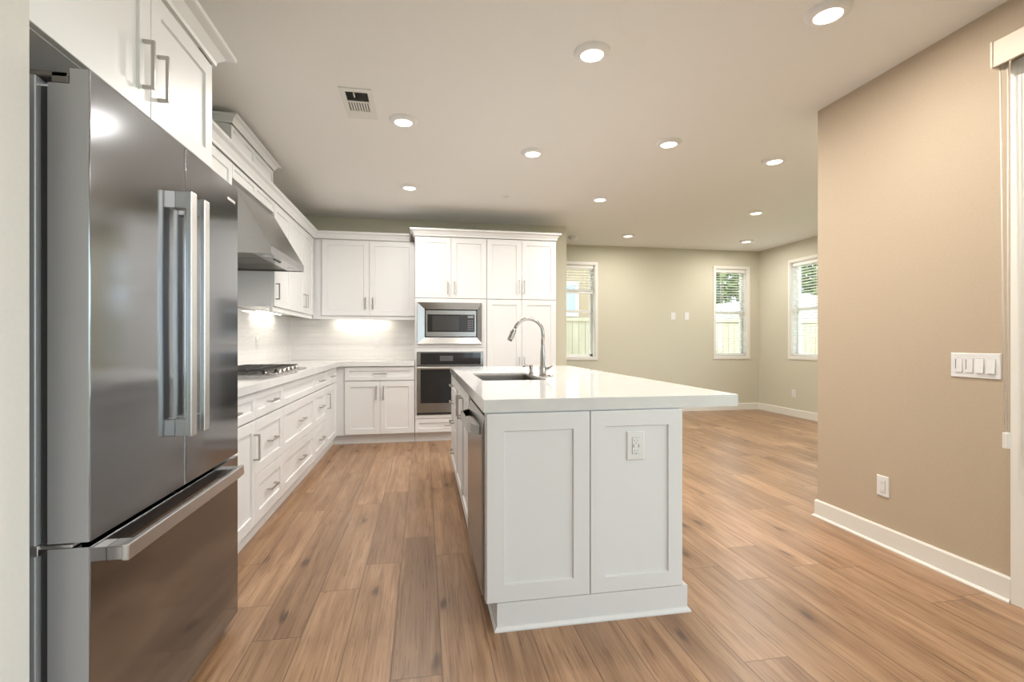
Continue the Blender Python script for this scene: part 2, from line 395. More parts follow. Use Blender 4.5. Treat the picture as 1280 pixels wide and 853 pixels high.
def blind(face, plane, h, low, label, pitch=.042):
    u0, u1, z0, z1 = h; u0 += .02; u1 -= .02
    P = facer(face, plane)
    r = root('window_blind', P((u0+u1)/2, low, -.05), label, 'blind', 'horizontal blinds in the far room windows')
    hr = MB(); pbox(hr, P, u0, u1, z1-.062, z1-.014, -.075, -.02, .002); hr.build('headrail', SLAT, r)
    sm = MB(); z = z1-.085; k = 0
    stack = low > z0+.3
    while z > low+.03:
        a = .07
        dz = .024*math.sin(a); dd = .024*math.cos(a)
        for (q0, q1) in ((u0+.004, u1-.004),):
            A = [P(q0, z-dz, -.047-dd), P(q1, z-dz, -.047-dd), P(q1, z+dz, -.047+dd), P(q0, z+dz, -.047+dd)]
            B = [(p[0], p[1], p[2]+.0026) for p in A]
            va = [sm.b.verts.new(p) for p in A]; vb = [sm.b.verts.new(p) for p in B]
            sm.b.faces.new(va[::-1]); sm.b.faces.new(vb)
            for i in range(4): sm.b.faces.new((va[i], va[(i+1) % 4], vb[(i+1) % 4], vb[i]))
        z -= pitch
    sm.build('slats', SLAT, r)
    b = MB(); pbox(b, P, u0+.004, u1-.004, low, low+.022, -.072, -.022, .002)
    if stack:
        for i in range(7): pbox(b, P, u0+.004, u1-.004, low+.024+i*.006, low+.0275+i*.006, -.071, -.023)
    b.build('bottom_rail', SLAT, r)
    c = MB()
    for t in (.24, .76): 
        u = u0+(u1-u0)*t; pbox(c, P, u-.0012, u+.0012, low+.02, z1-.06, -.0735, -.0725); pbox(c, P, u-.0012, u+.0012, low+.02, z1-.06, -.0215, -.0205)
    u = u0+(u1-u0)*.15; p = P(u, 0, -.012); c.tube([(p[0], p[1], z1-.06), (p[0], p[1], z1-.75)], .0035, 8)
    c.build('lift_cord', CORD, r)
blind('-Y', YF, W1, 1.925, 'white slatted blind half raised in the narrow window beside the kitchen wall')
blind('-Y', YF, W2, WZ0+.02, 'white slatted blind fully lowered in the window near the room corner')
blind('-X', XF, W3, WZ0+.04, 'white slatted blind lowered over the side wall window next to the tan wall')

w5 = root('window_5', (XF, 4.3, 0), kind='structure')  # unseen window added to bring daylight into the far room
fm = MB(); P = facer('-X', XF)
for a in ((3.1, 3.17, .10, 2.3), (5.43, 5.5, .10, 2.3), (3.17, 5.43, 2.23, 2.3), (3.17, 5.43, .10, .17), (4.26, 4.34, .17, 2.23)): pbox(fm, P, *a, -.13, -.04)
wf = fm.build('window_frame', VINYL, w5)
fm = MB(); pbox(fm, P, 3.17, 5.43, .17, 2.23, -.09, -.086); fm.build('pane', GLASS, wf)
# sliding glass door in the right wall, only its edge in view; unseen run lengthened to bring in daylight
d1 = root('door_1', (XW, .1, 0), kind='structure')
fm = MB()
for a in ((1.64, 1.724, 0, 2.33), (-2.884, -2.8, 0, 2.33)): pbox(fm, facer('-X', XW), *a, 0, .016, .002)
pbox(fm, facer('-X', XW), -2.884, 1.724, 2.33, 2.40, 0, .016, .002)
fm.build('door_casing', TRIM, d1)
fm = MB(); P = facer('-X', XW)
for a in ((1.60, 1.64, 0.0, 2.33), (-2.8, -2.76, 0.0, 2.33), (-2.76, 1.60, 2.29, 2.33), (-2.76, 1.60, 0.0, .05), (-.62, -.54, .05, 2.29), (1.53, 1.60, .05, 2.29), (-2.76, -2.69, .05, 2.29), (-2.69, 1.53, .05, .13), (-2.69, 1.53, 2.22, 2.29)): pbox(fm, P, *a, -.12, -.03)
df = fm.build('door_frame', VINYL, d1)
fm = MB(); pbox(fm, P, -2.69, 1.53, .13, 2.22, -.08, -.076); fm.build('pane', GLASS, df)
w4 = root('window_4', (2.1, -3.6, 0), kind='structure')  # unseen rear window, added to bring in daylight
fm = MB()
for x0, x1, z0, z1 in ((1.2, 1.26, .25, 2.35), (2.42, 2.48, .25, 2.35), (1.26, 2.42, 2.29, 2.35), (1.26, 2.42, .25, .31), (1.81, 1.86, .31, 2.29)): fm.box(x0, x1, -3.72, -3.63, z0, z1)
wf = fm.build('window_frame', VINYL, w4)
fm = MB(); fm.box(1.26, 2.42, -3.68, -3.676, .31, 2.29); fm.build('pane', GLASS, wf)

# ------------------------------------------------------------------ island
IX0, IX1, IY0, IY1, ITOP, IB = .255, 1.097, 1.946, 4.40, .93, .878
isl = root('kitchen_island', (.68, 3.2, 0), 'white panelled kitchen island with shaker end panels standing on oak planks', 'island')
cb = MB(); bx0, bx1 = IX0+.0085, IX1-.002
for q in ((bx0, bx1, 2.655, 2.80, .105, IB-.001), (bx0, bx1, 3.58, IY1, .105, IB-.001), (bx0, bx1, 2.80, 3.58, .105, .66), (bx0, .31, 2.80, 3.58, .66, IB-.001), (.77, bx1, 2.80, 3.58, .66, IB-.001)): cb.box(*q)
cb.box(.315, IX1-.002, IY0+.002, IY1, 0, .088)
cb.box(.88, IX1-.002, IY0, 2.655, .088, IB-.001); cb.box(.247, .88, IY0, 1.99, .105, IB-.001)
cb.build('cabinet_box', CAB, isl)
shaker('-Y', IY0, .247, .681, .112, .874, .070, 'end_panel', isl)
shaker('-Y', IY0, .681, 1.098, .112, .874, .064, 'end_panel', isl)
bp = [(0, 0), (.012, 0), (.012, .112), (0, .112)]
MB().sweep([(.302, 2.66), (.302, 1.939), (1.108, 1.939), (1.108, IY1)][::-1], [(-o, z) for o, z in bp]).build('base_board', CAB, isl)
MB().sweep([(.290, 2.66), (.290, 1.927), (1.120, 1.927), (1.120, IY1)][::-1], [(-o, z) for o, z in [(0, 0), (.012, 0), (.012, .006), (.004, .018), (0, .018)]]).build('shoe_moulding', CAB, isl)
for (a, c, hy) in ((2.66, 3.18, 3.12), (3.18, 3.70, 3.24)):
    dr = shaker('-X', .263, a, c, .112, .872, .062, 'door', isl); pull('-X', .243, hy, .735, True, dr, .14)
for z0, z1 in ((.725, .872), (.60, .722), (.40, .597), (.112, .397)):
    dr = shaker('-X', .263, 3.70, 4.36, z0, z1, .05, 'drawer', isl); pull('-X', .243, 4.03, (z0+z1)/2, False, dr, .15)
# island counter with sink cut-out
SX0, SX1, SY0, SY1 = .345, .735, 2.86, 3.52
ct = MB()
def slab_with_hole(mb, x0, x1, y0, y1, z0, z1, h, r=.02, seg=5, bev=.002):
    hx0, hx1, hy0, hy1 = h
    inner = []
    for cx, cy, a0 in ((hx1-r, hy1-r, 0), (hx0+r, hy1-r, 90), (hx0+r, hy0+r, 180), (hx1-r, hy0+r, 270)):
        for k in range(seg+1):
            a = math.radians(a0+90*k/seg); inner.append((cx+r*math.cos(a), cy+r*math.sin(a)))
    outer_c = [(x1, y1), (x0, y1), (x0, y0), (x1, y0)]
    n = len(inner); q = seg+1
    V = lambda p, z: mb.b.verts.new((p[0], p[1], z))
    it, ib_ = [V(p, z1) for p in inner], [V(p, z0) for p in inner]
    e = bev
    ins = [(x1-e, y1-e), (x0+e, y1-e), (x0+e, y0+e), (x1-e, y0+e)]
    ot, om, ob = [V(p, z1) for p in ins], [V(p, z1-e) for p in outer_c], [V(p, z0) for p in outer_c]
    for c in range(4):
        for k in range(seg): i = c*q+k; mb.b.faces.new((ot[c], it[i], it[i+1])); mb.b.faces.new((ob[c], ib_[i+1], ib_[i]))
        i, j = c*q+seg, ((c+1)*q) % n; c2 = (c+1) % 4
        mb.b.faces.new((ot[c], it[i], it[j], ot[c2])); mb.b.faces.new((ob[c2], ib_[j], ib_[i], ob[c]))
        mb.b.faces.new((ot[c], ot[c2], om[c2], om[c])); mb.b.faces.new((om[c], om[c2], ob[c2], ob[c]))
    for i in range(n): mb.b.faces.new((it[i], ib_[i], ib_[(i+1) % n], it[(i+1) % n]))
    return inner
inner = slab_with_hole(ct, .236, 1.366, 1.931, 4.46, IB, ITOP, (SX0, SX1, SY0, SY1))
tag(ct.build('island_countertop', QUARTZ), 'thick white polished quartz countertop overhanging the island with a sink cut-out', 'countertop')
sk = root('undermount_sink', ((SX0+SX1)/2, (SY0+SY1)/2, .70), 'rectangular stainless steel undermount sink set in the island countertop', 'sink')
mb = MB()
def loop(o_, z): return [mb.b.verts.new((( (p[0]-.54)*(1-o_/.195)+.54), ((p[1]-3.19)*(1-o_/.33)+3.19), z)) for p in inner]
L = [loop(.0008, ITOP-.011), loop(.0035, ITOP-.011), loop(.005, ITOP-.02), loop(.012, .715), loop(.03, .70)]
for a, b2 in zip(L, L[1:]):
    for i in range(len(a)): f = mb.b.faces.new((a[i], a[(i+1) % len(a)], b2[(i+1) % len(a)], b2[i])); f.smooth = False
mb.b.faces.new(L[-1])
so_ = mb.build('basin', add_noise(mat('sink_steel', (.24, .22, .20), .34, 1.), scale=(1, 30, 1), ns=9, rough=(.28, .36)), sk)
MB().lathe((.54, 3.19, .701), [(0, .001), (.03, .001), (.045, .004), (.045, 0)]).build('drain', CHROME, sk)
# faucet: arcs towards the kitchen side (-X)
fx, fy = .775, 3.12
fa = root('kitchen_faucet', (fx, fy, ITOP), 'tall brushed nickel gooseneck pull-down faucet beside the island sink', 'faucet')
MB().lathe((fx, fy, ITOP), [(0, 0), (.027, 0), (.027, .006), (.023, .01), (.0225, .05), (.023, .065), (.019, .075), (.017, .16), (.0115, .205), (.0115, .21), (0, .21)]).build('body', CHROME, fa)
R_ = .096; cz = ITOP+.285; pts = [(fx, fy, ITOP+.2), (fx, fy, cz)]
for k in range(1, 15):
    a = math.radians(160*k/14); pts.append((fx-R_+R_*math.cos(a), fy, cz+R_*math.sin(a)))
MB().tube(pts, .0115, 16).build('spout', CHROME, fa)
p0 = Vector(pts[-1]); dr_ = (Vector(pts[-1])-Vector(pts[-2])).normalized()
sh = MB().tube([p0-dr_*.002, p0+dr_*.02, p0+dr_*.07, p0+dr_*.09], [.0125, .0145, .018, .016], 16).build('spray_head', CHROME, fa)
b0 = p0+dr_*.03; MB().box(b0.x-.02, b0.x-.012, b0.y-.005, b0.y+.005, b0.z-.012, b0.z+.01, .001).build('button', PLASTSHADE, sh)
MB().cyl((fx, fy, ITOP+.052), .012, .034, 'X', 16).build('lever_hub', CHROME, fa)
MB().tube([(fx+.034, fy, ITOP+.052), (fx+.04, fy-.03, ITOP+.06), (fx+.042, fy-.085, ITOP+.075)], [.008, .006, .005], 10).build('lever', CHROME, fa)
sd = root('soap_dispenser', (.742, 3.33, ITOP), 'small nickel soap dispenser pump standing behind the faucet base', 'soap dispenser')
MB().lathe((.742, 3.33, ITOP), [(0, 0), (.018, 0), (.018, .005), (.0125, .01), (.0115, .052), (.013, .055), (.013, .066), (0, .068)]).build('pump_body', CHROME, sd)
MB().tube([(.742, 3.33, ITOP+.061), (.70, 3.33, ITOP+.061), (.683, 3.33, ITOP+.055)], .0055, 10).build('nozzle', CHROME, sd)
tag(MB().lathe((.83, 3.14, ITOP), [(0, 0), (.02, 0), (.02, .006), (.016, .010), (0, .011)], 28).build('air_switch', CHROME), 'round flat nickel button on the countertop right of the faucet', 'button')
# dishwasher
dw = root('dishwasher', (.30, 2.3, .09), 'stainless steel dishwasher built into the near end of the island', 'dishwasher')
mb = MB(); mb.box(.268, .87, 1.996, 2.65, .09, .862); mb.build('tub', DARKGAP, dw)
mb = MB(); mb.prism([(.266, .11), (.266, .835), (.262, .852), (.250, .848), (.2375, .80), (.2365, .78), (.2365, .11)], 'Y', 2.003, 2.645)
dd = mb.build('door', STEEL, dw)
MB().box(.262, .266, 2.005, 2.643, .8525, .86).build('control_strip', BLACKGLASS, dw)
pts = []
for k in range(13):
    t = k/12; y = 2.055+t*.54; s_ = math.sin(math.pi*min(1, max(0, t)))
    pts.append((.232-.045*min(1, s_*2.2)**.6, y, .785))
mb = MB()
for k in range(12):
    a, b2 = Vector(pts[k]), Vector(pts[k+1])
    for (o0, o1, z0, z1) in ((0, .012, -.018, .018),):
        A = [(a.x+o0, a.y, a.z+z0), (a.x+o1, a.y, a.z+z0), (a.x+o1, a.y, a.z+z1), (a.x+o0, a.y, a.z+z1)]
        B = [(b2.x+o0, b2.y, b2.z+z0), (b2.x+o1, b2.y, b2.z+z0), (b2.x+o1, b2.y, b2.z+z1), (b2.x+o0, b2.y, b2.z+z1)]
        va, vb = [mb.b.verts.new(p) for p in A], [mb.b.verts.new(p) for p in B]
        for i in range(4): mb.b.faces.new((va[i], va[(i+1) % 4], vb[(i+1) % 4], vb[i]))
        if k == 0: mb.b.faces.new(va)
        if k == 11: mb.b.faces.new(vb)
mb.build('handle', STEEL, dd)
# outlets / switches
def outlet(face, plane, u, z, w_, h, kind, label, group=None, cat='outlet', name='wall_outlet'):
    P = facer(face, plane); r = root(name, P(u, z, 0), label, cat, group)
    mb = MB(); rings(mb, P, u-w_/2, u+w_/2, z-h/2, z+h/2, [(0, 0), (0, .004), (.003, .0065)]); mb.build('wall_plate', PLASTIC, r)
    if kind == 'usb' or kind == 'decora':
        mb = MB(); pbox(mb, P, u-.0175, u+.0175, z-.035, z+.035, .0064, .0070); mb.build('reveal_shade', PLASTSHADE, r)  # grey sheet paints the shade line around the insert
        mb = MB(); pbox(mb, P, u-.0165, u+.0165, z-.034, z+.034, .0066, .0095, .001); i = mb.build('insert', PLASTIC, r)
        for s_ in (-1, 1):
            mb = MB(); zz = z+s_*.0215
            pbox(mb, P, u-.0075, u-.0055, zz-.0045, zz+.0045, .0090, .0098); pbox(mb, P, u+.0055, u+.0075, zz-.0035, zz+.0035, .0090, .0098)
            pbox(mb, P, u-.0025, u+.0025, zz-.0125, zz-.0085, .0090, .0098)
            mb.build('socket_slots', PLASTSHADE, i)
        if kind == 'usb':
            for s_ in (-1, 1): mb = MB(); pbox(mb, P, u+s_*.0115-.0022, u+s_*.0115+.0022, z-.007, z+.007, .0090, .0098); mb.build('charging_port', PLASTSHADE, i)
    if kind == 'blank':
        mb = MB(); pbox(mb, P, u-.0165, u+.0165, z-.034, z+.034, .0064, .008, .0008); mb.build('insert', PLASTIC, r)
    return r
outlet('-Y', IY0-.011, .8835, .722, .078, .122, 'usb', 'white outlet with small charging ports on the island end panel', name='wall_outlet')
outlet('-X', XW, 2.343, .339, .073, .116, 'decora', 'white electrical outlet low on the tan wall above the baseboard')
outlet('-X', XF, 6.61, .352, .075, .116, 'decora', 'white electrical outlet low on the far side wall under the window')
for u, lb in ((4.05, 'left one of two blank white plates on the far wall'), (4.292, 'right one of two blank white plates on the far wall')):
    outlet('-Y', YF, u, 1.575, .078, .118, 'blank', lb, 'pair of white plates on the far wall', 'wall plate', 'wall_plate_cover')
outlet('+X', XL+.008, 5.02, 1.145, .073, .116, 'decora', 'white outlet in the tile backsplash to the right of the range hood')
outlet('-Y', YB-.008, -.57, 1.145, .073, .116, 'decora', 'white outlet in the tile backsplash of the back wall')
P = facer('-X', XW); sw = root('light_switch_plate', P(1.873, 1.047, 0), 'four-gang white switch plate on the tan wall beside the door', 'light switch')
mb = MB(); rings(mb, P, 1.767, 1.979, .989, 1.107, [(0, 0), (0, .004), (.003, .0065)]); mb.build('wall_plate', PLASTIC, sw)
for i in range(4):
    u = 1.942-i*.0463
    mb = MB(); pbox(mb, P, u-.0172, u+.0172, 1.0135, 1.0825, .0064, .0069); mb.build('reveal_shade', PLASTSHADE, sw)  # grey sheet paints the shade line around each switch
    mb = MB(); a = .004 if i < 2 else .008
    pts = [(u-.0165, 1.0145, .0066), (u+.0165, 1.0145, .0066)]
    v = [mb.b.verts.new(P(x_, z_, d_)) for x_, z_, d_ in ((u-.0165, 1.0145, .0066), (u+.0165, 1.0145, .0066), (u+.0165, 1.0815, .0066), (u-.0165, 1.0815, .0066),
        (u-.0165, 1.0145, .0066+a), (u+.0165, 1.0145, .0066+a), (u+.0165, 1.0815, .0085), (u-.0165, 1.0815, .0085))]
    for f in ((0, 1, 2, 3), (4, 5, 6, 7), (0, 1, 5, 4), (1, 2, 6, 5), (2, 3, 7, 6), (3, 0, 4, 7)): mb.b.faces.new([v[k] for k in f])
    s_ = mb.build('dimmer' if i < 2 else 'rocker', PLASTIC, sw)
    if i < 2:
        mb = MB(); pbox(mb, P, u+.0105, u+.0125, 1.03, 1.077, .0085, .0115); mb.build('slider', PLASTSHADE, s_)

# ------------------------------------------------------------------ left run of base cabinets
XD = -.945      # door faces
BZ0, BZ1, BS = .112, .875, .718
def base_unit(y0, y1, label, rows, face='+X', plane=XD-.02, back=XL, toe=-1.0):
    """rows: list of (z0, z1, kind, handle) ; doors may split"""
    r = root('base_cabinet', ((plane+back)/2, (y0+y1)/2, 0) if face == '+X' else ((y0+y1)/2, (plane+back)/2, 0), label, 'cabinet', 'white shaker base cabinets')
    mb = MB(); e = .0015
    if face == '+X': mb.box(back+.002, plane-.0005, y0+e, y1-e, .105, .880); tb = MB().box(back+.002, toe, y0+e, (y1-e if y1 < 5.6 else 5.741), 0, .105)
    else: mb.box(y0+e, y1-e, plane+.001, back-.002, .105, .880); tb = MB().box(y0-.04, y1-e, toe, back-.002, 0, .105)
    mb.build('cabinet_box', CAB, r); tb.build('toe_kick', CAB, r)
    fp = plane+.02 if face == '+X' else plane-.02
    for (u0, u1, z0, z1, kind, h) in rows:
        d = shaker(face, plane, u0, u1, z0, z1, .062 if (z1-z0) > .2 else .045, kind, r)
        if h: pull(face, fp, *h, d)
    return r
M2 = .391
base_unit(2.247, 2.997, 'white base cabinet beside the refrigerator with one drawer over a door', [(2.247, 2.997, BS, BZ1, 'drawer', (2.62, .795, False)), (2.247, 2.997, BZ0, BS-.006, 'door', (2.965, .562, True))])
base_unit(2.997, 3.545, 'white three-drawer base cabinet left of the wide drawers under the cooktop', [(2.997, 3.545, BS, BZ1, 'drawer', (3.275, .795, False)), (2.997, 3.545, M2, BS-.006, 'drawer', (3.275, .552, False)), (2.997, 3.545, BZ0, M2, 'drawer', (3.275, .255, False))])
base_unit(3.545, 4.52, 'wide white base cabinet under the gas cooktop with plain top panel and two drawers', [(3.545, 4.52, BS, BZ1, 'false_front', None), (3.545, 4.52, M2, BS-.006, 'drawer', (4.035, .552, False)), (3.545, 4.52, BZ0, M2, 'drawer', (4.035, .255, False))])
base_unit(4.52, 5.06, 'white three-drawer base cabinet between the cooktop cabinet and the corner door', [(4.52, 5.06, BS, BZ1, 'drawer', (4.79, .795, False)), (4.52, 5.06, M2, BS-.006, 'drawer', (4.79, .552, False)), (4.52, 5.06, BZ0, M2, 'drawer', (4.79, .255, False))])
base_unit(5.06, 5.6905, 'white corner base cabinet with a small drawer over one narrow door', [(5.06, 5.62, BS, BZ1, 'drawer', (5.34, .795, False)), (5.06, 5.62, BZ0, BS-.006, 'door', (5.10, .562, True))])
YD = 5.67
base_unit(-.964, -.10, 'white base cabinet on the back wall with one drawer over two doors', [(-.868, -.103, BS, BZ1, 'drawer', (-.485, .795, False)), (-.868, -.485, BZ0, BS-.006, 'door', (-.525, .585, True)), (-.485, -.103, BZ0, BS-.006, 'door', (-.446, .585, True))], face='-Y', plane=YD+.02, back=YB, toe=5.742)
# L-shaped counter + backsplash
mb = MB(); mb.prism([(XL+.001, 2.247), (-.918, 2.247), (-.918, 5.645), (-.104, 5.645), (-.104, YB-.001), (XL+.001, YB-.001)], 'Z', .882, .93)
bmesh.ops.bevel(mb.b, geom=[e for e in mb.b.edges if abs(e.verts[0].co.z-.93) < 1e-4 and abs(e.verts[1].co.z-.93) < 1e-4], offset=.002, segments=1, affect='EDGES')
tag(mb.build('perimeter_countertop', QUARTZ), 'L-shaped white quartz countertop along the left and back kitchen walls', 'countertop')
st('trim_2', MB().box(XL, XL+.008, 2.247, YB, .931, 1.455), TILEY)
st('trim_2_hood', MB().box(XL, XL+.008, 3.50, 4.44, 1.455, 1.80), TILEY)
st('trim_3', MB().box(XL+.008, -.104, YB-.008, YB, .931, 1.455), TILEX)
# cooktop
cy0, cy1, cx0, cx1 = 3.57, 4.48, -1.50, -1.00
ck = root('gas_cooktop', ((cx0+cx1)/2, (cy0+cy1)/2, .93), 'stainless gas cooktop with black cast iron grates on the left countertop', 'cooktop')
MB().box(cx0, cx1, cy0, cy1, .9305, .937, .002).build('cooktop_base', STEEL, ck)
burn = [(-1.36, 3.74), (-1.13, 3.74), (-1.25, 4.025), (-1.36, 4.31), (-1.13, 4.31)]
for bx_, by_ in burn:
    b = MB().lathe((bx_, by_, .937), [(.0, 0), (.052, 0), (.05, .006), (.036, .009), (.034, .017), (.0, .017)], 28).build('burner', CHROME, ck)
    MB().lathe((bx_, by_, .954), [(0, 0), (.032, 0), (.034, .004), (.028, .008), (0, .009)], 28).build('burner_cap', IRON, b)
for g in range(3):
    a, c = cy0+.015+g*.2985, cy0+.015+(g+1)*.2985-.006; gx0, gx1 = cx0+.02, cx1-.075
    mb = MB(); th = .009; zt = .966
    for (x0, x1, y0, y1) in ((gx0, gx1, a, a+th), (gx0, gx1, c-th, c), (gx0, gx0+th, a, c), (gx1-th, gx1, a, c)): mb.box(x0, x1, y0, y1, zt-.012, zt, .002)
    my = (a+c)/2
    for yy in (a+(c-a)*.27, my, a+(c-a)*.73): mb.box(gx0, gx1, yy-th/2, yy+th/2, zt-.010, zt+.002, .002)
    for xx in (gx0+(gx1-gx0)*.3, gx0+(gx1-gx0)*.7, (gx0+gx1)/2): mb.box(xx-th/2, xx+th/2, a, c, zt-.010, zt+.002, .002)
    for xx in (gx0, gx1-.014, (gx0+gx1)/2-.007):
        for yy in (a, c-.014): mb.box(xx, xx+.014, yy, yy+.014, .937, zt-.01)
    mb.build('grate', IRON, ck)
for k in range(5):
    y = 3.80+k*.115
    b = MB().lathe((cx1-.038, y, .937), [(0, 0), (.021, 0), (.021, .003), (.0165, .005), (.015, .024), (.013, .026), (0, .026)], 24).build('knob', CHROME, ck)
# ------------------------------------------------------------------ range hood
hy0, hy1 = 3.51, 4.43; HB = 1.757; HX = -1.012
hd = root('range_hood', (-1.3, (hy0+hy1)/2, HB), 'stainless wedge-shaped wall range hood above the gas cooktop', 'range hood')
prof = [(XL+.009, HB+.03), (HX, HB+.03), (HX, HB+.052), (-1.262, 2.243), (XL+.009, 2.243)]
mb = MB(); mb.prism(prof, 'Y', hy0, hy1); mb.box(HX-.004, HX, hy0, hy1, HB, HB+.03)
for y in (hy0, hy1-.004): mb.box(XL+.009, HX-.004, y, y+.004, HB, HB+.03)
hs = mb.build('hood_shell', STEEL, hd)
mb = MB(); mb.box(HX-.125, HX-.004, hy0+.004, hy1-.004, HB+.004, HB+.03); cs = mb.build('control_panel', STEEL, hd)
for k in range(4): MB().cyl((HX-.06, 3.80+k*.045, HB-.001), .009, .008, 'Z', 16).build('button', BLACKGLASS, cs)
for k in range(2): MB().cyl((HX-.065, hy0+.14+k*.62, HB+.001), .028, .006, 'Z', 24).build('hood_light', PLASTIC, cs)
for k in range(3):
    mb = MB(); y0 = hy0+.006+k*.303
    mb.box(XL+.02, HX-.128, y0, y0+.300, HB+.022, HB+.03)
    for j in range(8): mb.box(XL+.03, HX-.138, y0+.012+j*.036, y0+.032+j*.036, HB+.012, HB+.022)
    mb.build('baffle_filter', GREYPAN, hd)
# ------------------------------------------------------------------ upper cabinets, left wall
XU = -1.25; UZ0, UZ1 = 1.455, 2.355
def upper(y0, y1, z0, z1, doors, label, face='+X', plane=XU-.02, back=XL, rail=True, name='wall_cabinet'):
    c = ((plane+back)/2, (y0+y1)/2, z0) if face == '+X' else ((y0+y1)/2, (plane+back)/2, z0)
    r = root(name, c, label, 'cabinet', 'white shaker wall cabinets')
    mb = MB(); e = .001
    f = 1 if face == '+X' else -1
    if face == '+X': mb.box(back+.002, plane-.0005, y0+e, y1-e, z0+.004, z1)
    else: mb.box(y0+e, y1-e, plane+.0005, back-.002, z0+.004, z1)
    mb.build('cabinet_box', CAB, r)
    if rail:
        mb = MB()
        if face == '+X': mb.box(plane-.018, plane+.004, y0+e, y1-e, z0-.035, z0+.0035)
        else: mb.box(y0+e, y1-e, plane-.004, plane+.018, z0-.035, z0+.0035)
        mb.build('light_rail', CAB, r)
    for (u0, u1, h) in doors:
        d = shaker(face, plane, u0, u1, z0+.006, z1-.004, .062 if z1-z0 > .3 else .03, 'door', r)
        if h: pull(face, plane+f*.02, *h, d, .14)
    return r
upper(2.262, 3.508, UZ0, UZ1, [(2.262, 2.885, (2.84, 1.59, True)), (2.885, 3.508, (2.93, 1.59, True))], 'white wall cabinet between the refrigerator cabinet and the range hood')
upper(3.512, 4.428, 2.246, UZ1, [(3.512, 3.97, None), (3.97, 4.428, None)], 'low white wall cabinet directly above the range hood', rail=False)
ru = upper(4.432, 5.93, UZ0, UZ1, [(4.436, 4.95, (4.475, 1.592, True)), (4.95, 5.49, (5.445, 1.592, True)), (5.49, 5.93, (5.535, 1.592, True))], 'white wall cabinet with three doors right of the range hood')
YU = 5.95
upper(-1.268, -.102, UZ0, UZ1, [(-1.165, -.63, (-.672, 1.61, True)), (-.63, -.103, (-.588, 1.61, True))], 'white two-door wall cabinet over the back counter beside the oven tower', face='-Y', plane=YU+.02, back=YB)
# stacked top box above hood with its own crown
sb = upper(3.49, 4.40, 2.452, 2.605, [(3.49, 3.945, None), (3.945, 4.40, None)], 'shallow raised white cabinet stacked above the hood near the ceiling', rail=False, name='stacked_cabinet')
# cabinet above refrigerator
FY0, FY1, FXP = 1.225, 2.245, -.876
fc = root('wall_cabinet', (-1.2, 1.73, 1.885), 'deep white two-door cabinet above the stainless refrigerator', 'cabinet', 'white shaker wall cabinets')
mb = MB(); mb.box(XL+.002, FXP-.0205, FY0, FY1, 1.889, 2.33); mb.box(XL+.002, FXP-.0205, 2.225, FY1, 0, 1.889); mb.build('cabinet_box', CAB, fc)
for u0, u1, h in ((FY0, 1.772, 1.728), (1.772, FY1-.004, 1.816)):
    d = shaker('+X', FXP-.02, u0, u1, 1.889, 2.325, .062, 'door', fc); pull('+X', FXP, h, 2.045, True, d, .155)
# crown mouldings
def crown(path, z0, z1, out, label):
    h = z1-z0
    pr = [(0, z0), (.010, z0), (.012, z0+.22*h), (out*.55, z0+.62*h), (out-.004, z0+.74*h), (out, z0+.78*h), (out, z1), (0, z1)]
    tag(MB().sweep(path, pr).build('crown_moulding', CAB), label, 'moulding', 'white crown mouldings')
crown([(FXP, FY0), (FXP, FY1), (XL+.003, FY1)], 2.331, 2.40, .07, 'white crown moulding around the top of the cabinet above the refrigerator')
crown([(XU, 2.262), (XU, YU), (-.168, YU)], UZ1+.002, 2.44, .055, 'long white crown moulding over the left and back wall cabinets')
crown([(XL+.003, 3.49), (XU, 3.49), (XU, 4.40), (XL+.003, 4.40)], 2.606, 2.655, .05, 'short white crown moulding on the raised cabinet near the ceiling')
st('trim_4', MB().box(XU-.30, XU-.001, 3.49, 4.40, 2.441, 2.451), CAB)
# ------------------------------------------------------------------ oven tower and pantry on the back wall
TX0, TXM, TX1, TZ = -.098, .727, 1.572, 2.372
PL = YD+.02
ov = root('oven_cabinet', (.31, 5.95, 0), 'tall white cabinet holding the built-in microwave and wall oven', 'cabinet', 'tall white cabinets')
mb = MB(); e = .001
mb.box(TX0+e, TXM-e, PL+.12, YB-.002, .105, TZ); mb.box(TX0+e, TX0+.035, PL+.0005, PL+.12, .105, TZ); mb.box(TXM-.035, TXM-e, PL+.0005, PL+.12, .105, TZ)
for z0, z1 in ((1.60, TZ), (1.05, 1.14), (.105, .315)): mb.box(TX0+.035, TXM-.035, PL+.0005, PL+.12, z0, z1)
mb.build('cabinet_box', CAB, ov)
mb = MB().box(TX0+e, TXM-e, 5.742, YB-.002, 0, .105); mb.build('toe_kick', CAB, ov)
xm = (TX0+TXM)/2
for u0, u1, h in ((TX0, xm, xm-.04), (xm, TXM, xm+.04)):
    d = shaker('-Y', PL, u0, u1, 1.660, TZ-.006, .062, 'door', ov); pull('-Y', YD, h, 1.785, True, d, .14)
fr = MB()      # flush face frame around the two appliances
P = facer('-Y', PL)
for a in ((TX0+.002, TXM-.002, 1.612, 1.656), (TX0+.002, TXM-.002, 1.092, 1.128), (TX0+.002, TXM-.002, 1.042, 1.088), (TX0+.002, -.074, 1.128, 1.612), (.672, TXM-.002, 1.128, 1.612),
          (TX0+.002, -.079, .274, 1.042), (.690, TXM-.002, .274, 1.042), (-.079, .690, .274, .310)): pbox(fr, P, *a, 0, .018)
fr.build('face_frame', CAB, ov)
d = shaker('-Y', PL, TX0, TXM, .112, .270, .045, 'drawer', ov); pull('-Y', YD, xm, .192, False, d, .15)
